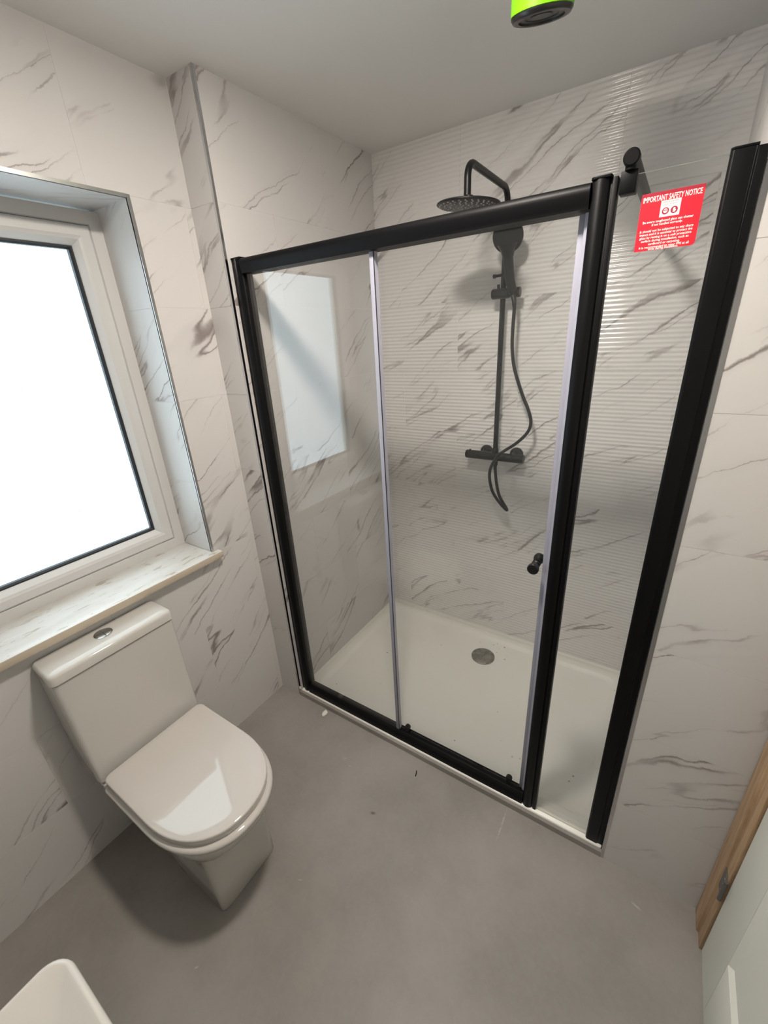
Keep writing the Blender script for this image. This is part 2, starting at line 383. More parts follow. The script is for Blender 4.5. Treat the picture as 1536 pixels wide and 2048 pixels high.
# reveals
tiles(wl, (0, WY1, 0), (1, 0, 0), (0, 0, 1), (0, -1, 0), XFR-0.03, XW, WZ0, WZ1, lambda r: [-0.5, 0.2], JZ, name='reveal_tile')
tiles(wl, (0, WY0, 0), (1, 0, 0), (0, 0, 1), (0, 1, 0), XFR-0.03, XW, WZ0, WZ1, lambda r: [-0.5, 0.2], JZ, name='reveal_tile')
tiles(wl, (0, 0, WZ1), (0, 1, 0), (1, 0, 0), (0, 0, -1), WY0, WY1, XFR-0.03, XW, lambda r: [-1.143, -0.543, 0.1], [-0.5, 0.2], name='reveal_tile')
# pier
wp = struct(MB().box(-0.46, XS-d, YF+d, 1.0, 0, ZC).build('wall_pier', M['grout']), 'narrow tiled pier and side wall left of the shower', 'wall')
tiles(wp, (0, YF, 0), (1, 0, 0), (0, 0, 1), (0, -1, 0), XW, XS, 0, ZC, lambda r: [-0.5, 0.4], JZ)
tiles(wp, (XS, 0, 0), (0, 1, 0), (0, 0, 1), (1, 0, 0), YF, YB, 0, ZC, brick(0.23, alt=-0.3), JZ)
# back wall of the shower (ribbed)
wb = struct(MB().box(-0.02, 1.85, YB+0.0019, 1.0, 0, ZC).build('wall_back', M['grout']), 'ribbed marble-effect tiled back wall of the shower', 'wall')
tiles(wb, (0, YB, 0), (1, 0, 0), (0, 0, 1), (0, -1, 0), XS, XE, 0, ZC, brick(0.735, alt=0.3), JZ, material=M['tile_rib'], rib=True, name='ribbed_tile')
# short wall right of the screen
wn = struct(MB().box(XE+d, 1.85, YF+d, YB+0.05, 0, ZC).build('wall_nib', M['grout']), 'short tiled wall between the shower screen and the door', 'wall')
tiles(wn, (0, YF, 0), (1, 0, 0), (0, 0, 1), (0, -1, 0), XE, XD, 0, ZC, lambda r: [1.0, 1.9], JZ)
tiles(wn, (XE, 0, 0), (0, 1, 0), (0, 0, 1), (-1, 0, 0), YF, YB, 0, ZC, brick(0.3, alt=-0.3), JZ)
# door wall and wall behind the camera
struct(MB().box(XD, 1.85, -1.65, -0.915, 0, ZC).box(XD, 1.85, -0.915, YF, 2.03, ZC).build('wall_right', M['wallpaint']), 'plain wall around the door', 'wall')
struct(MB().box(-0.46, 1.85, -1.65, YN, 0, ZC).build('wall_front', M['wallpaint']), 'plain wall behind the wash basin', 'wall')
# corner trims
def ltrim(name, x, y, sx, sy, z0, z1, mt):
    w, t = 0.009, 0.0022
    b = MB().box(min(x, x+sx*w), max(x, x+sx*w), min(y-sy*0.0006, y+sy*t), max(y-sy*0.0006, y+sy*t), z0, z1).box(min(x-sx*0.0006, x+sx*t), max(x-sx*0.0006, x+sx*t), min(y, y+sy*w), max(y, y+sy*w), z0, z1)
    return struct(b.build(name, mt), 'slim metal tile trim on the wall corner', 'trim')
ltrim('trim_1', XS, YF, -1, 1, 0, ZC, M['chrome'])['label'] = 'slim chrome trim on the pier corner beside the shower screen'
ltrim('trim_2', XE, YF, 1, 1, 0, ZC, M['chrome'])['label'] = 'slim chrome trim on the wall corner right of the shower screen'
t3 = MB()
t3.box(XW-0.002, XW+0.0012, WY1-0.0006, WY1+0.009, WZ0, WZ1+0.009).box(XW-0.002, XW+0.0012, WY0-0.009, WY0+0.0006, WZ0, WZ1+0.009).box(XW-0.002, XW+0.0012, WY0, WY1, WZ1-0.0006, WZ1+0.009)
struct(t3.build('trim_3', M['trimmetal']), 'grey metal tile trim framing the window recess', 'trim')
struct(MB().box(XS, XE, YF-0.002, YF+0.0105, 0.0, 0.0245).build('trim_4', M['floor']), 'grey floor upstand along the front of the shower tray', 'trim')

# ------------------------------------------------------------------ window
win = thing('window_1', 'white framed window with obscured glass above the toilet', 'window', (XFR, -0.6365, WZ0)); win['kind'] = 'structure'
def rect_frame(prof, y0, y1, z0, z1):
    """Sweep a (inset, x) profile round the rectangle; returns MB."""
    mb = MB(); rings = []
    cs = [(y1, z0, -1, 1), (y1, z1, -1, -1), (y0, z1, 1, -1), (y0, z0, 1, 1)]
    n = len(prof); v = []
    for (cy, cz, sy, sz) in cs:
        for (ins, x) in prof: v.append((x, cy+sy*ins, cz+sz*ins))
    f = []
    for k in range(4):
        for i in range(n):
            a, b2 = k*n+i, k*n+(i+1) % n; c2, d2 = ((k+1) % 4)*n+(i+1) % n, ((k+1) % 4)*n+i
            f.append((a, b2, c2, d2))
    return mb.add(v, f)
fr0 = [(0.0, -0.37), (0.0, XFR), (0.036, XFR), (0.040, XFR-0.004), (0.040, -0.37)]
fit(rect_frame(fr0, WY0, WY1, WZ0, WZ1-0.008).build('window_frame', M['upvc'], None, smooth=True, autos=25), win)
sy0, sy1, sz0, sz1 = WY0+0.0415, WY1-0.0415, WZ0+0.0415, WZ1-0.0495
sa = [(0.0, -0.36), (0.0, XFR+0.002), (0.005, XFR+0.006), (0.030, XFR+0.006), (0.034, XFR+0.004), (0.040, XFR+0.002), (0.054, XFR-0.014), (0.056, XFR-0.018), (0.056, -0.36)]
fit(rect_frame(sa, sy0, sy1, sz0, sz1).build('sash', M['upvc'], None, smooth=True, autos=25), win)
gk = [(0.0555, -0.35), (0.0555, XFR-0.0185), (0.061, XFR-0.0185), (0.066, XFR-0.024), (0.066, -0.35)]
fit(rect_frame(gk, sy0, sy1, sz0, sz1).build('gasket', M['gasket']), win)
fit(MB().box(XFR-0.030, XFR-0.024, sy0+0.055, sy1-0.055, sz0+0.055, sz1-0.055).build('pane', M['pane']), win)
gp = [(-0.0020, -0.36), (-0.0020, XFR-0.002), (0.0005, XFR-0.002), (0.0005, -0.36)]
fit(rect_frame(gp, sy0, sy1, sz0, sz1).build('sash_seal', M['gasket']), win)
sill = MB().box(XFR-0.03, -0.094, WY0-0.028, WY1+0.026, WZ0-0.027, WZ0)
# notch: the sill ears lie only in front of the wall
sill = MB().prism([(XFR-0.03, WY0+0.0005), (XW, WY0+0.0005), (XW+0.0015, WY0-0.03), (-0.094, WY0-0.03), (-0.094, WY1+0.028), (XW+0.0015, WY1+0.028), (XW, WY1-0.0005), (XFR-0.03, WY1-0.0005)], 'z', WZ0-0.027, WZ0)
fit(sill.build('window_sill', M['sill'], None, bevel=0.003), win)

# ------------------------------------------------------------------ door
dr = thing('door_1', 'white panelled door in an oak frame at right', 'door', (XD, -0.5, 0)); dr['kind'] = 'structure'
fit(MB().prism([(XD-0.008, YF-0.004), (XD-0.008, -0.080), (XD-0.002, -0.083), (XD-0.002, -0.124), (XD+0.045, -0.124), (XD+0.045, YF-0.004)], 'z', 0.0, 2.03).build('door_frame', M['oak'], None, bevel=0.002), dr)
fit(MB().box(XD-0.002, XD+0.045, -0.915, -0.885, 0.0, 2.03).build('door_frame', M['oak']), dr)
fit(MB().box(XD-0.002, XD+0.045, -0.885, -0.124, 1.995, 2.03).build('door_frame', M['oak']), dr)
DX = XD+0.004; D0, D1, DZ0, DZ1 = -0.883, -0.1275, 0.006, 1.992
fit(MB().box(DX+0.010, DX+0.040, D0+0.005, D1-0.005, DZ0+0.01, DZ1-0.005).build('door_core', M['doorpaint']), dr)
st_w = 0.140
for (a, b) in ((D1-st_w, D1), (D0, D0+st_w)):
    fit(MB().box(DX, DX+0.042, a, b, DZ0, DZ1).build('stile', M['doorpaint'], None, bevel=0.0015), dr)
for (a, b) in ((DZ0, 0.25), (0.95, 1.10), (DZ1-0.14, DZ1)):
    fit(MB().box(DX, DX+0.0405, D0+st_w+0.0004, D1-st_w-0.0004, a, b).build('rail', M['doorpaint'], None, bevel=0.0015), dr)
for (a, b) in ((0.25, 0.95), (1.10, DZ1-0.14)):
    y0, y1 = D0+st_w, D1-st_w
    mo = MB(); w = 0.013
    o4 = [(y0, a), (y1, a), (y1, b), (y0, b)]; i4 = [(y0+w, a+w), (y1-w, a+w), (y1-w, b-w), (y0+w, b-w)]
    v = [(DX+0.001, *q) for q in o4] + [(DX+0.0095, *q) for q in i4]
    mo.add(v, [(k, (k+1) % 4, 4+(k+1) % 4, 4+k) for k in range(4)])
    fit(mo.build('moulding', M['doorpaint']), dr)
    fit(MB().box(DX+0.0092, DX+0.012, y0+w, y1-w, a+w, b-w).build('panel', M['doorpaint']), dr)
for z in (0.248, 1.62):
    h = fit(MB().box(XD-0.0045, XD-0.002, -0.1225, -0.085, z, z+0.078).build('hinge', M['hinge'], None, bevel=0.0006), dr)
    pn = MB().tube([(XD-0.006, -0.1255, z), (XD-0.006, -0.1255, z+0.078)], 0.005, 10).build('hinge_pin', M['hinge'], None, smooth=True)
    pn.parent = h
    sc = MB()
    for zz in (0.015, 0.04, 0.063): sc.lathe((XD-0.0045, -0.108, z+zz), (-1, 0, 0), [(0.0035, 0), (0.003, 0.0008)], 10)
    sc = sc.build('hinge_screws', M['chrome']); sc.parent = h

# ------------------------------------------------------------------ ceiling lamp (the room's light, above the picture)
lp = thing('ceiling_light', 'round flush ceiling light with a glowing white diffuser in the middle of the bathroom', 'light', (LAMP_POS[0], LAMP_POS[1], ZC))
fit(MB().lathe((LAMP_POS[0], LAMP_POS[1], ZC), (0, 0, -1), [(0.086, 0), (0.086, 0.010), (0.083, 0.0118)], 40).build('ceiling_base', M['lampwhite'], None, smooth=True), lp)
fit(MB().lathe((LAMP_POS[0], LAMP_POS[1], ZC-0.012), (0, 0, -1), [(0.080, 0), (0.080, 0.006), (0.079, 0.008), (0.076, 0.0088)], 32).build('diffuser', M['diffuser'], None, smooth=True), lp)

# ------------------------------------------------------------------ lime green can on the ceiling
cb = Vector((0.965, 0.095, 2.250)); tilt = math.radians(15); K = 0.94
hx = Vector((-0.282, 0.959, 0)); cup = (Vector((0, 0, 1))*math.cos(tilt) - hx*math.sin(tilt)).normalized()
cn = thing('ceiling_can', 'lime green cylindrical can with black underside hanging tilted from the ceiling', 'ceiling fitting', (cb.x+cup.x*0.1, cb.y+cup.y*0.1, ZC))
def sc_(pr): return [(a*K, b*K) for a, b in pr]
fit(MB().lathe(cb+cup*0.0085*K, cup, sc_([(0.0635, 0), (0.0648, 0.001), (0.0648, 0.108), (0.061, 0.112)]), 48).build('shell', M['lime'], None, smooth=True), cn)
fit(MB().lathe(cb, cup, sc_([(0.047, 0.0075), (0.048, 0.0), (0.053, -0.001), (0.060, 0.0005), (0.0640, 0.006), (0.0640, 0.0083)]), 48).build('bottom_rim', M['blackgloss'], None, smooth=True), cn)
fit(MB().lathe(cb+cup*0.004*K, cup, sc_([(0.002, -0.001), (0.022, -0.001), (0.024, 0.001), (0.034, 0.001), (0.036, -0.001), (0.048, -0.001), (0.048, 0.003)]), 48).build('bottom_plate', M['darkgrey'], None, smooth=True), cn)
ct = cb+cup*0.12*K
fit(MB().tube(catmull([ct, ct+cup*0.02, (ct.x+cup.x*0.05, ct.y+cup.y*0.05, ZC-0.03), (ct.x+cup.x*0.05, ct.y+cup.y*0.05, ZC)], 5), 0.0035, 10).build('cable', M['blackgloss'], None, smooth=True), cn)

# ------------------------------------------------------------------ shower tray
ZT = 0.030
def rrect(x0, x1, y0, y1, r, n=6, z=0.0):
    out = []
    for (cx_, cy_, a0) in ((x1-r, y1-r, 0), (x0+r, y1-r, 90), (x0+r, y0+r, 180), (x1-r, y0+r, 270)):
        for k in range(n+1):
            a = math.radians(a0+90*k/n); out.append((cx_+r*math.cos(a), cy_+r*math.sin(a), z))
    return out
ty0, ty1, tx0, tx1 = YF+0.011, YB-0.003, XS+0.002, XE-0.002
tr_ = thing('shower_tray', 'cream-white low shower tray with a round drain', 'shower tray', ((tx0+tx1)/2, (ty0+ty1)/2, 0))
rings = [rrect(tx0, tx1, ty0, ty1, 0.006, 6, 0.0), rrect(tx0, tx1, ty0, ty1, 0.006, 6, ZT-0.003), rrect(tx0+0.003, tx1-0.003, ty0+0.003, ty1-0.003, 0.006, 6, ZT)]
i0 = (tx0+0.045, tx1-0.045, ty0+0.065, ty1-0.050)
rings += [rrect(*i0, 0.05, 6, ZT), rrect(i0[0]+0.004, i0[1]-0.004, i0[2]+0.004, i0[3]-0.004, 0.05, 6, ZT-0.002), rrect(i0[0]+0.016, i0[1]-0.016, i0[2]+0.016, i0[3]-0.016, 0.05, 6, ZT-0.013), rrect(i0[0]+0.024, i0[1]-0.024, i0[2]+0.024, i0[3]-0.024, 0.05, 6, ZT-0.016)]
DC = (0.702, 0.686)
rings.append([(DC[0]+(p[0]-DC[0])*0.12, DC[1]+(p[1]-DC[1])*0.12, ZT-0.021) for p in rings[-1]])
fit(MB().loft(rings).build('tray_body', M['tray'], None, smooth=True, autos=50), tr_)
fit(MB().lathe((DC[0], DC[1], ZT-0.0215), (0, 0, 1), [(0.062, 0), (0.062, 0.006), (0.058, 0.009), (0.0, 0.0105)], 40).build('drain_cover', M['drain'], None, smooth=True), tr_)
MB().prism([(YB-0.0005, ZT+0.0003), (YB-0.0005, ZT+0.010), (YB-0.010, ZT+0.0003)], 'x', tx0, tx1).build('sealant', M['silicone'], wb)
MB().prism([(XS+0.0003, ZT+0.0003), (tx0+0.009, ZT+0.0003), (XS+0.0003, ZT+0.010)], 'y', 0.05, ty1-0.010).build('sealant', M['silicone'], wp)

# ------------------------------------------------------------------ shower screen
ZP0, ZP1 = ZT+0.0005, 1.930
ss = thing('shower_screen', 'black framed sliding glass shower screen', 'shower screen', (XE/2, 0.02, ZT))
def S(o): return fit(o, ss)
B = M['black']
def post(name, x0, x1, prof_pts, cap=True):
    o = S(MB().prism(prof_pts, 'z', ZP0, ZP1).build(name, B, None, bevel=0.0012)); return o
# left wall post: wall channel + rounded front profile
def bow(x0, x1, y, bulge, n=6):
    return [(x0+(x1-x0)*k/n, y-bulge*math.sin(math.pi*k/n)) for k in range(n+1)]
post('wall_post', 0, 0, [(0.0012, 0.045), (0.0012, 0.004), (0.014, 0.004)] + bow(0.016, 0.046, 0.001, 0.005) + [(0.050, 0.004), (0.050, 0.045)])
S(MB().prism([(0.0015, 0.044), (0.0015, 0.001), (0.049, -0.001), (0.049, 0.044)], 'z', ZP1, ZP1+0.004).build('post_cap', B, None, bevel=0.001))
# middle post
post('middle_post', 0, 0, [(1.1150, 0.050), (1.1150, 0.004)] + bow(1.118, 1.147, 0.000, 0.006) + [(1.149, 0.004), (1.153, 0.004), (1.153, 0.000), (1.163, 0.000), (1.163, 0.030), (1.150, 0.050)])
S(MB().prism([(1.1145, 0.050), (1.1145, -0.001), (1.120, -0.006), (1.150, -0.006), (1.152, 0.002), (1.152, 0.050)], 'z', ZP1, ZP1+0.005).build('post_cap', B, None, bevel=0.001))
# right wall post: glass channel + wall channel
post('wall_post', 0, 0, [(1.334, 0.034), (1.334, 0.000), (1.338, -0.004), (1.369, -0.004), (1.372, 0.000), (1.3855, 0.000), (1.3855, 0.034)])
S(MB().prism([(1.3335, 0.034), (1.3335, 0.000), (1.3375, -0.0045), (1.372, -0.0045), (1.372, 0.034)], 'z', ZP1, ZP1+0.004).build('post_cap', B, None, bevel=0.001))
# top rail: rounded front
rp = [(0.050, 1.884), (-0.002, 1.884)] + [(-0.002-0.006*math.sin(math.pi*0.5*k/5), 1.886+0.030*k/5) for k in range(6)] + [(-0.007+0.013*(1-math.cos(math.pi/2*k/5)), 1.916+0.013*math.sin(math.pi/2*k/5)) for k in range(1, 6)] + [(0.050, 1.929)]
S(MB().prism(rp, 'x', 0.0505, 1.1145).build('top_rail', B, None, smooth=True, autos=40))
# bottom rail
bpf = [(0.046, 0.0305), (0.046, 0.062), (0.030, 0.062), (0.028, 0.070), (0.012, 0.070), (-0.001, 0.058), (-0.004, 0.0305)]
S(MB().prism(bpf, 'x', 0.0505, 1.1145).build('bottom_rail', B, None, bevel=0.001))
# glass
YG1, YG2, YG3 = 0.012, 0.032, 0.010
S(MB().box(0.048, 0.572, YG1, YG1+0.006, 0.068, 1.888).build('fixed_pane', M['glass']))
dp = S(MB().box(0.552, 1.106, YG2, YG2+0.006, 0.064, 1.888).build('sliding_door_pane', M['glass']))
S(MB().box(1.160, 1.337, YG3, YG3+0.006, ZT+0.008, 1.9285).build('side_pane', M['glass']))
S(MB().box(1.1635, 1.3335, YG3-0.002, YG3+0.008, ZT, ZT+0.0075).build('pane_sealant', M['silicone']))
sp_ = [o for o in ss.children if o.name.startswith('side_pane')][0]
sp_.data.materials.append(M['glassedge'])
for pg in sp_.data.polygons:
    if pg.normal.z > 0.9: pg.material_index = 1
# plastic seals
def seal(name, x, y, z0, z1, w=0.006):
    o = S(MB().prism([(x-w, y), (x+w, y), (x+w, y+0.007), (x-w, y+0.007)], 'z', z0, z1).build(name, M['seal'], None, bevel=0.001)); return o
seal('seal_strip', 0.5665, YG1-0.0008, 0.072, 1.882, 0.0068)
seal('seal_strip', 0.5585, YG2-0.0008, 0.066, 1.882, 0.0075)
S(MB().box(0.5735, 0.5745, YG1-0.001, YG1+0.003, 0.072, 1.882).build('seal_fin', M['gasket']))
S(MB().box(0.5735, 0.5750, YG1+0.0034, YG2-0.001, 0.072, 1.882).build('seal_fin', M['seal']))
S(MB().box(0.5665, 0.5740, YG2-0.0085, YG2-0.0012, 0.072, 1.882).build('seal_strip', M['seal']))
seal('seal_strip', 1.0990, YG2-0.0008, 0.066, 1.882, 0.0065)
S(MB().prism([(1.1055, 0.024), (1.1148, 0.020), (1.1148, 0.030), (1.1055, 0.033)], 'z', 0.072, 1.882).build('seal_strip', M['seal']))
# door knob, both sides of the pane
kx, kz = 1.074, 1.029
kn = MB().lathe((kx, YG2, kz), (0, -1, 0), [(0.012, 0.0), (0.0125, 0.004), (0.010, 0.007), (0.0085, 0.011), (0.010, 0.016), (0.0150, 0.022), (0.0165, 0.030), (0.0160, 0.036), (0.0145, 0.0375), (0, 0.038)], 28).build('door_knob', M['blackfit'], None, smooth=True)
fit(kn, ss); kn.parent = dp; kn.matrix_parent_inverse = dp.matrix_world.inverted() if False else Matrix.Identity(4)
kb = MB().lathe((kx, YG2+0.006, kz), (0, 1, 0), [(0.012, 0.0), (0.0125, 0.004), (0.010, 0.007), (0.0085, 0.011), (0.010, 0.016), (0.0150, 0.022), (0.0165, 0.030), (0.0160, 0.036), (0.0145, 0.0375), (0, 0.038)], 28).build('door_knob', M['blackfit'], None, smooth=True)
kb.parent = dp
for rx in (0.612, 1.055):
    ro = MB().lathe((rx, YG2-0.001, 0.098), (0, -1, 0), [(0.0, 0), (0.0105, 0.0), (0.0118, 0.003), (0.0118, 0.011), (0.010, 0.0125), (0.0, 0.013)], 20)
    ro.box(rx-0.0085, rx+0.0085, YG2-0.013, YG2-0.002, 0.0705, 0.097)
    ro = ro.build('door_roller', M['blackgloss'], None, smooth=True); ro.parent = dp
# support arm with glass clamp
S(MB().box(1.167, 1.1955, -0.004, 0.024, 1.897, 1.9345).build('glass_clamp', B, None, bevel=0.0015))
S(MB().lathe((1.182, 0.0, 1.9335), (0, 0, 1), [(0.010, 0), (0.010, 0.012)], 20).build('clamp_stem', B, None, smooth=True))
S(MB().tube([(1.182, -0.010, 1.952), (1.182, YB-0.004, 1.952)], 0.0125, 24).build('support_arm', B, None, smooth=True))
S(MB().lathe((1.182, -0.010, 1.952), (0, -1, 0), [(0.0145, -0.014), (0.0145, 0.001), (0.012, 0.003), (0, 0.003)], 24).build('arm_end_cap', B, None, smooth=True))
S(MB().lathe((1.182, YB-0.0012, 1.952), (0, -1, 0), [(0.024, 0), (0.024, 0.006), (0.018, 0.012), (0.013, 0.012)], 28).build('wall_flange', B, None, smooth=True))

# ------------------------------------------------------------------ shower mixer set
sm_ = thing('shower_mixer', 'black bar mixer shower with riser and round overhead rose', 'shower', (0.665, YB-0.003, 1.105))
def Q(o): return fit(o, sm_)
F = M['blackfit']; RX, RY = 0.665, 0.828
vb = Q(MB().lathe((0.519, RY, 1.103), (1, 0, 0), [(0.0, 0), (0.0185, 0.0), (0.0205, 0.003), (0.0205, 0.055), (0.0195, 0.057), (0.0205, 0.059), (0.0205, 0.225), (0.0195, 0.227), (0.0205, 0.229), (0.0205, 0.279), (0.0185, 0.282), (0, 0.282)], 32).build('valve_bar', F, None, smooth=True))
bt = MB().lathe((0.540, RY-0.002, 1.121), (0, 0, 1), [(0.005, 0), (0.005, 0.007), (0, 0.008)], 12).build('stop_button', F, None, smooth=True); fit(bt, sm_)
for ex in (0.601, 0.749):
    Q(MB().lathe((ex, YB-0.0016, 1.108), (0, -1, 0), [(0.0, 0), (0.032, 0.0), (0.032, 0.004), (0.028, 0.013), (0.018, 0.017), (0.014, 0.040), (0.014, 0.055)], 28).build('wall_inlet', F, None, smooth=True))
ZA = 2.158
arm = [(RX, RY, 1.120), (RX, RY, ZA-0.05)]
for k in range(1, 8):
    a = math.pi/2*k/7; arm.append((RX, RY-0.045*(1-math.cos(a)), ZA-0.05+0.045*math.sin(a)+0.005*k/7))
HY = 0.435
arm.append((RX, HY+0.05, ZA))
for k in range(1, 8):
    a = math.pi/2*k/7; arm.append((RX, HY+0.045-0.045*math.sin(a), ZA-0.045*(1-math.cos(a))))
arm.append((RX, HY, 2.066))
Q(MB().tube(arm, 0.0112, 18).build('riser_pipe', F, None, smooth=True))
Q(MB().lathe((RX, RY, 1.122), (0, 0, 1), [(0.014, 0), (0.014, 0.02), (0.0112, 0.024)], 20).build('riser_nut', F, None, smooth=True))
HZ = 2.038; ht = Vector((0.07, 0.0, 1)).normalized()
hd = Q(MB().lathe((RX+0.004, HY, HZ), ht, [(0, 0), (0.098, 0.0), (0.1015, 0.002), (0.1015, 0.005), (0.098, 0.007), (0.030, 0.009), (0.016, 0.014), (0.015, 0.026), (0.012, 0.028)], 56).build('overhead_rose', F, None, smooth=True))
nz = MB(); e1 = Vector((1, 0, -0.07)).normalized()
for ring, cnt in ((0.018, 6), (0.036, 12), (0.054, 18), (0.072, 24), (0.088, 28)):
    for k in range(cnt):
        a = 2*math.pi*k/cnt+ring*9; p_ = Vector((RX, HY, HZ)) + e1*ring*math.cos(a) + Vector((0, 1, 0))*ring*math.sin(a)
        nz.lathe(p_, -ht, [(0.0032, -0.0004), (0.0024, 0.0024)], 6)
nz = nz.build('nozzles', M['nozzle']); nz['kind'] = 'stuff'; nz.parent = hd
# wall bracket and slider
Q(MB().tube([(RX, YB-0.002, 1.872), (RX, RY, 1.872)], 0.011, 16).lathe((RX, YB-0.0016, 1.872), (0, -1, 0), [(0, 0), (0.020, 0), (0.020, 0.008), (0.012, 0.012)], 20).build('wall_bracket', F, None, smooth=True))
Q(MB().tube([(0.628, RY-0.012, 1.866), (RX, RY-0.006, 1.869)], 0.0055, 12).lathe((0.634, RY-0.012, 1.866), (-1, 0, 0), [(0.008, 0), (0.008, 0.010), (0, 0.0105)], 14).build('bracket_screw', F, None, smooth=True))
sl = Q(MB().lathe((0.624, RY-0.014, 1.800), (1, 0, 0), [(0, 0), (0.018, 0), (0.020, 0.003), (0.020, 0.070), (0.0175, 0.073), (0.0175, 0.100), (0.019, 0.102), (0.019, 0.116), (0, 0.118)], 28).build('slider', F, None, smooth=True))
Q(MB().tube([(0.650, RY-0.014, 1.815), (0.648, RY-0.012, 1.834)], 0.006, 10).build('slider_button', F, None, smooth=True))
Q(MB().tube([(0.715, RY-0.030, 1.800), (0.703, RY-0.040, 1.846), (0.700, RY-0.044, 1.870)], [0.017, 0.019, 0.0205], 20).build('handset_holder', F, None, smooth=True))

# ------------------------------------------------------------------ hand shower with hose
hs = thing('hand_shower', 'black round hand shower with a black hose looping down', 'hand shower', (0.70, RY-0.045, 1.80))
def HSF(o): return fit(o, hs)
hp = [(0.713, RY-0.034, 1.790), (0.706, RY-0.040, 1.83), (0.702, RY-0.046, 1.87), (0.698, RY-0.052, 1.905), (0.696, RY-0.058, 1.935), (0.695, RY-0.064, 1.960)]
HSF(MB().tube(catmull(hp, 5), [0.0125+0.007*min(1, i/12) - 0.001*max(0, (i-12)/13) for i in range(26)], 20).build('handle', F, None, smooth=True))
hn = Vector((0.10, -0.93, -0.34)).normalized(); hc = Vector((0.6955, RY-0.066, 1.992))
HSF(MB().lathe(hc-hn*0.014, hn, [(0, -0.012), (0.025, -0.010), (0.045, -0.002), (0.057, 0.010), (0.0585, 0.018), (0.056, 0.022), (0.050, 0.0225), (0, 0.0225)], 44).build('spray_head', F, None, smooth=True))
# neck blend between the head and the handle
HSF(MB().tube([(0.697, RY-0.056, 1.915), (0.6955, RY-0.060, 1.945), (0.695, RY-0.062, 1.965)], [0.0185, 0.027, 0.040], 24).build('neck', F, None, smooth=True))
HY_ = RY-0.040
hose = [(0.716, RY-0.030, 1.792), (0.728, HY_, 1.765), (0.727, HY_, 1.659), (0.730, HY_, 1.582), (0.746, HY_, 1.501), (0.786, HY_, 1.399), (0.816, HY_, 1.336), (0.831, HY_, 1.283), (0.819, HY_, 1.238), (0.778, HY_-0.004, 1.190), (0.724, HY_-0.008, 1.148), (0.695, 0.776, 1.120), (0.667, 0.772, 1.064), (0.663, 0.770, 1.014), (0.678, 0.770, 0.953), (0.702, 0.771, 0.913), (0.730, 0.774, 0.880), (0.751, 0.782, 0.857),
        (0.746, 0.792, 0.862), (0.724, 0.799, 0.888), (0.702, 0.806, 0.919), (0.685, 0.813, 0.971), (0.673, 0.822, 1.025), (0.668, RY, 1.082)]
HSF(MB().tube(catmull(hose, 6), 0.0072, 12).build('hose', M['blackgloss'], None, smooth=True))
HSF(MB().lathe((0.668, RY, 1.0825), (0, 0, -1), [(0.0115, 0), (0.0115, 0.020), (0.0085, 0.026), (0.0075, 0.045)], 16).build('hose_nut', F, None, smooth=True))
HSF(MB().tube([(0.714, RY-0.033, 1.795), (0.7255, HY_, 1.770), (0.728, HY_, 1.745)], [0.0095, 0.0095, 0.0078], 14).build('hose_nut', F, None, smooth=True))

# ------------------------------------------------------------------ safety notice
sx0, sx1, szb, szt = 1.2075, 1.3075, 1.7965, 1.8920; YS = YG3
sn = thing('safety_notice', 'red safety notice sticker with white lettering on the side glass pane', 'sticker', ((sx0+sx1)/2, YS, szb))
def NF(o): return fit(o, sn)
rr = 0.006
prof = [(sx0, szb), (sx1-rr, szb)] + [(sx1-rr+rr*math.sin(math.pi/2*k/4), szb+rr-rr*math.cos(math.pi/2*k/4)) for k in range(1, 5)] + [(sx1, szt), (sx0, szt)]
NF(MB().prism(prof, 'y', YS-0.0006, YS-0.0001).build('sticker_sheet', M['red']))
NF(MB().box(sx0, sx1, YS-0.0008, YS-0.0006, szt-0.0052, szt).build('sticker_band', M['darkred']))
NF(MB().box(1.2415, 1.2735, YS-0.0009, YS-0.0006, 1.8500, 1.8765).build('sign_panel', M['whiteprint']))
def text(name, body, x, z, size, width, material, align='CENTER', bold=0.0, shear=0.0, dy=0.0010):
    cu = bpy.data.curves.new(name, 'FONT'); cu.body = body; cu.size = size; cu.align_x = align; cu.align_y = 'CENTER'; cu.offset = bold; cu.shear = shear; cu.resolution_u = 2
    tmp = bpy.data.objects.new('tmp', cu); COL.objects.link(tmp)
    dg = bpy.context.evaluated_depsgraph_get(); me = bpy.data.meshes.new_from_object(tmp.evaluated_get(dg))
    bpy.data.objects.remove(tmp, do_unlink=True)
    xs = [v.co.x for v in me.vertices]; w = max(xs)-min(xs); c0 = (max(xs)+min(xs))/2; k = width/w
    for v in me.vertices: v.co = (x+(v.co.x-c0)*k, YS-dy, z+v.co.y)
    me.materials.clear(); me.materials.append(material); me.name = name
    o = bpy.data.objects.new(name, me); COL.objects.link(o); NF(o)
    # the text face must look towards -y
    if me.polygons and me.polygons[0].normal.y > 0: me.flip_normals()
    return o
WP = M['whiteprint']; xc = (sx0+sx1)/2
text('lettering', 'IMPORTANT SAFETY NOTICE', xc, 1.8812, 0.0125, 0.093, WP, bold=0.00022)
text('lettering', 'Safety Equipment', xc, 1.8738, 0.0042, 0.027, M['greyprint'], bold=0.00005)
text('lettering', 'must be worn', xc, 1.8699, 0.0040, 0.021, M['greyprint'], bold=0.00005)
body = [('Be aware toughened glass can shatter', 1.8440, 0.082), ('if not handled correctly.', 1.8385, 0.050),
        ('It should not be subjected to any sharp', 1.8290, 0.087), ('impact and it is essential to protect the', 1.8235, 0.086), ('glass by resting it on a soft protective', 1.8180, 0.085),
        ('surface during installation, such as', 1.8125, 0.078), ('cardboard or carpeting.', 1.8070, 0.052),
        ('It is recommended to wear PPE at all', 1.8015, 0.082), ('times during installation.', 1.7982, 0.050)]
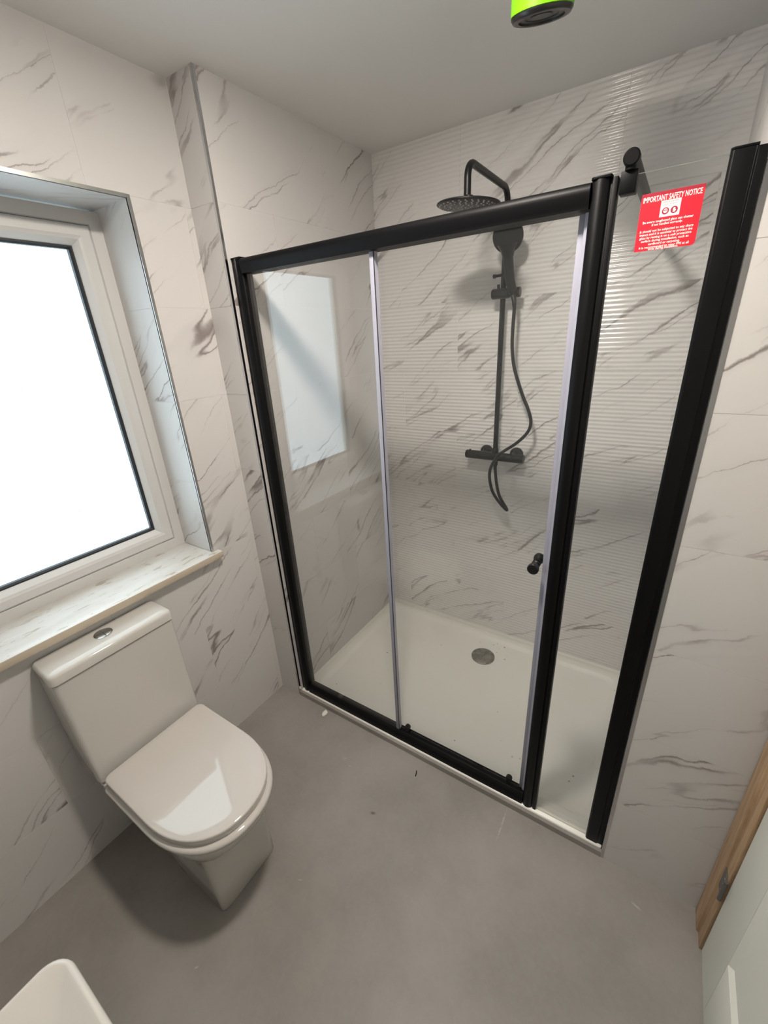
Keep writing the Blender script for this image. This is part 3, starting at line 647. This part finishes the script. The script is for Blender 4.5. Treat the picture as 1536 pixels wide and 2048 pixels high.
for (t, z, w) in body: text('lettering', t, xc-0.001, z+0.0005, 0.0055, w, WP, bold=0.00012)
for i, dx in enumerate((-0.0070, 0.0070)):
    c0 = (xc+dx, YS-0.0009, 1.8592)
    dsc = NF(MB().lathe(c0, (0, -1, 0), [(0.0058, 0), (0.0058, 0.0001), (0, 0.0001)], 24).build('sign_disc', M['darkred']))
    pic = MB()
    if i == 0:   # face with goggles
        pic.lathe((c0[0], c0[1]-0.0002, c0[2]+0.0004), (0, -1, 0), [(0.0036, 0), (0.0036, 0.0001), (0, 0.0001)], 20)
        pic = NF(pic.build('pictogram', WP))
        g = MB().box(c0[0]-0.0033, c0[0]+0.0033, YS-0.0014, YS-0.0013, c0[2]+0.0004, c0[2]+0.0018).box(c0[0]-0.0012, c0[0]+0.0012, YS-0.0014, YS-0.0013, c0[2]-0.0016, c0[2]-0.0011)
        NF(g.build('pictogram', M['darkred']))
    else:        # glove
        pic.box(c0[0]-0.0020, c0[0]+0.0018, YS-0.0013, YS-0.0012, c0[2]-0.0036, c0[2]+0.0008)
        for q in range(4): pic.box(c0[0]-0.0020+q*0.00098, c0[0]-0.0020+q*0.00098+0.0008, YS-0.0013, YS-0.0012, c0[2]+0.0008, c0[2]+0.0030+0.0007*math.sin(q*1.05))
        pic.box(c0[0]+0.0018, c0[0]+0.0029, YS-0.0013, YS-0.0012, c0[2]-0.0016, c0[2]+0.0002)
        NF(pic.build('pictogram', WP))

# ------------------------------------------------------------------ toilet
TC = -0.693   # centre line (y)
to = thing('toilet', 'white close-coupled toilet with closed seat below the window', 'toilet', (0.15, TC, 0))
def TF(o): return fit(o, to)
def dshape(xb, xs, xf, w, rb, z, n=14, e=2.25):
    """D outline: straight back at xb with corner radius rb, sides to xs, superelliptic front to xf; half width w."""
    out = []
    for k in range(5):
        a = math.pi/2*k/4; out.append((xb+rb-rb*math.sin(math.pi/2-a) if False else xb+rb-rb*math.cos(a), TC+w-rb+rb*math.sin(a), z))
    out.append((xb+(xs-xb)*0.5, TC+w, z))
    for k in range(2*n+1):
        a = math.pi/2-math.pi*k/(2*n); c, s = math.cos(a), math.sin(a)
        out.append((xs+(xf-xs)*abs(c)**(2/e), TC+w*math.copysign(abs(s)**(2/e), s), z))
    out.append((xb+(xs-xb)*0.5, TC-w, z))
    for k in range(4, -1, -1):
        a = math.pi/2*k/4; out.append((xb+rb-rb*math.cos(a), TC-w+rb-rb*math.sin(a), z))
    return out
XB = XW+0.003
pan = [dshape(XB, 0.385, 0.412, 0.108, 0.01, 0.0, e=6), dshape(XB, 0.385, 0.414, 0.110, 0.01, 0.004, e=6), dshape(XB, 0.380, 0.416, 0.111, 0.01, 0.10, e=5.5),
       dshape(XB, 0.372, 0.420, 0.113, 0.01, 0.20, e=5), dshape(XB, 0.365, 0.424, 0.116, 0.01, 0.262, e=4.5), dshape(XB, 0.345, 0.440, 0.125, 0.01, 0.285, e=3.6),
       dshape(XB, 0.32, 0.478, 0.146, 0.01, 0.315, e=2.8), dshape(XB, 0.30, 0.502, 0.163, 0.01, 0.345, e=2.4), dshape(XB, 0.285, 0.512, 0.173, 0.01, 0.368, e=2.3),
       dshape(XB, 0.28, 0.514, 0.175, 0.012, 0.380, e=2.25), dshape(XB, 0.28, 0.511, 0.172, 0.012, 0.3845, e=2.25)]
TF(MB().loft(pan).build('pan', M['ceramic'], None, smooth=True, autos=48))
sr = [dshape(0.040, 0.28, 0.512, 0.175, 0.02, 0.3850), dshape(0.034, 0.28, 0.520, 0.182, 0.02, 0.389), dshape(0.033, 0.28, 0.523, 0.1845, 0.02, 0.396), dshape(0.034, 0.28, 0.521, 0.183, 0.02, 0.403), dshape(0.040, 0.28, 0.513, 0.177, 0.02, 0.4072)]
TF(MB().loft(sr).build('seat', M['seatplastic'], None, smooth=True, autos=60))
ld = [dshape(0.036, 0.28, 0.500, 0.169, 0.022, 0.4080), dshape(0.033, 0.28, 0.506, 0.1735, 0.022, 0.411), dshape(0.033, 0.28, 0.508, 0.1745, 0.022, 0.432), dshape(0.034, 0.28, 0.5065, 0.1735, 0.022, 0.4346), dshape(0.037, 0.28, 0.503, 0.1705, 0.022, 0.436),
      dshape(0.060, 0.28, 0.47, 0.14, 0.02, 0.4364)]
TF(MB().loft(ld).build('seat_lid', M['seatplastic'], None, smooth=True, autos=60))
for s in (-1, 1): TF(MB().tube([(0.026, TC+s*0.075-0.02, 0.405), (0.026, TC+s*0.075+0.02, 0.405)], 0.008, 12).build('seat_hinge', M['chrome'], None, smooth=True))
# cistern
def crect(x0, x1, w, r, z): return rrect(x0, x1, TC-w, TC+w, r, 5, z)
ci = TF(MB().loft([crect(XB, 0.012, 0.178, 0.012, 0.398), crect(XB, 0.010, 0.181, 0.014, 0.408), crect(XB, 0.002, 0.183, 0.016, 0.600), crect(XB, 0.000, 0.1845, 0.016, 0.797), crect(XB, -0.004, 0.180, 0.014, 0.799)]).build('cistern', M['ceramic'], None, smooth=True, autos=50))
cl = MB().loft([crect(XB, 0.000, 0.183, 0.014, 0.8005), crect(XB, 0.005, 0.1875, 0.017, 0.803), crect(XB, 0.004, 0.187, 0.017, 0.826), crect(XB, 0.0015, 0.1845, 0.016, 0.8325), crect(XB+0.003, -0.004, 0.179, 0.013, 0.8360), crect(XB+0.02, -0.03, 0.155, 0.01, 0.8368)]).build('cistern_lid', M['ceramic'], None, smooth=True, autos=60)
cl.parent = ci
bx_, by_ = -0.072, TC-0.003
bt1 = MB().lathe((bx_, by_, 0.8362), (0, 0, 1), [(0.0, 0), (0.027, 0), (0.027, 0.0025), (0.0245, 0.0035), (0.024, 0.0022)], 36).build('button_ring', M['chrome'], None, smooth=True); bt1.parent = ci
for s in (-1, 1):
    half = [(bx_+0.0232*math.cos(math.pi*k/14)*1.0, by_+s*(0.0006+0.0232*math.sin(math.pi*k/14)), 0.8370) for k in range(15)]
    top = [(p[0]*1.0, p[1], 0.8400+0.0012*math.sin(math.pi*k/14)) for k, p in enumerate(half)]
    bh = MB().loft([half, top]).build('flush_button', M['chrome'], None, bevel=0.0006); bh.parent = ci
# side fixing cap on the pan
TF(MB().lathe((0.30, TC-0.113, 0.21), (0, -1, 0), [(0.007, 0), (0.006, 0.004), (0, 0.005)], 14).build('fixing_cap', M['chrome'], None, smooth=True))

# ------------------------------------------------------------------ wash basin (corner in view)
ba = thing('wash_basin', 'white ceramic wash basin corner at the bottom left foreground', 'basin', (0.945, -1.32, 0.70))
bx0, bx1, by0, by1, bz = 0.690, 1.200, YN+0.002, -1.106, 0.848
def br(i, r, z): return rrect(bx0+i, bx1-i, by0+min(i, 0.012) if i < 0.02 else by0+i+0.06, by1-i, r, 8, z)
bs = [br(0.06, 0.05, 0.70), br(0.012, 0.04, 0.735), br(0.003, 0.034, 0.80), br(0.0, 0.034, 0.838), br(0.002, 0.033, 0.845), br(0.006, 0.030, bz), br(0.009, 0.028, bz-0.0006), br(0.013, 0.026, bz-0.003),
      br(0.035, 0.040, bz-0.012), br(0.080, 0.05, bz-0.034), br(0.120, 0.06, bz-0.068), br(0.145, 0.05, bz-0.100), br(0.165, 0.03, bz-0.113)]
fit(MB().loft(bs).build('bowl', M['ceramic'], None, smooth=True, autos=60), ba)
fit(MB().lathe((0.945, -1.335, bz-0.1128), (0, 0, 1), [(0.0, 0), (0.031, 0), (0.031, 0.002), (0.026, 0.004), (0, 0.005)], 28).build('waste', M['chrome'], None, smooth=True), ba)

# ------------------------------------------------------------------ debris on the floor
q = ray_floor(650, 1428)
cr_ = MB()
lay = []
for z, s in ((0.0, 0.9), (0.004, 1.0), (0.010, 0.92), (0.014, 0.55)):
    lay.append([(q.x+s*(0.015+0.003*math.sin(k*2.3+z*90))*math.cos(2*math.pi*k/9)*0.8, q.y+s*(0.019+0.004*math.cos(k*1.7))*math.sin(2*math.pi*k/9), z+0.001*math.sin(k*3.1) if z else 0.0) for k in range(9)])
o = cr_.loft(lay).build('plaster_crumb', M['plaster']); o['label'] = 'small white plaster crumb on the floor before the shower'; o['category'] = 'debris'
a, b = ray_floor(833, 1542), ray_floor(831, 1553)
o = MB().tube([(a.x, a.y, 0.0022), ((a.x+b.x)/2+0.001, (a.y+b.y)/2, 0.0024), (b.x, b.y, 0.0022)], 0.0022, 6).build('plastic_sliver', M['blackgloss']); o['label'] = 'tiny black plastic sliver on the floor before the sliding door'; o['category'] = 'debris'
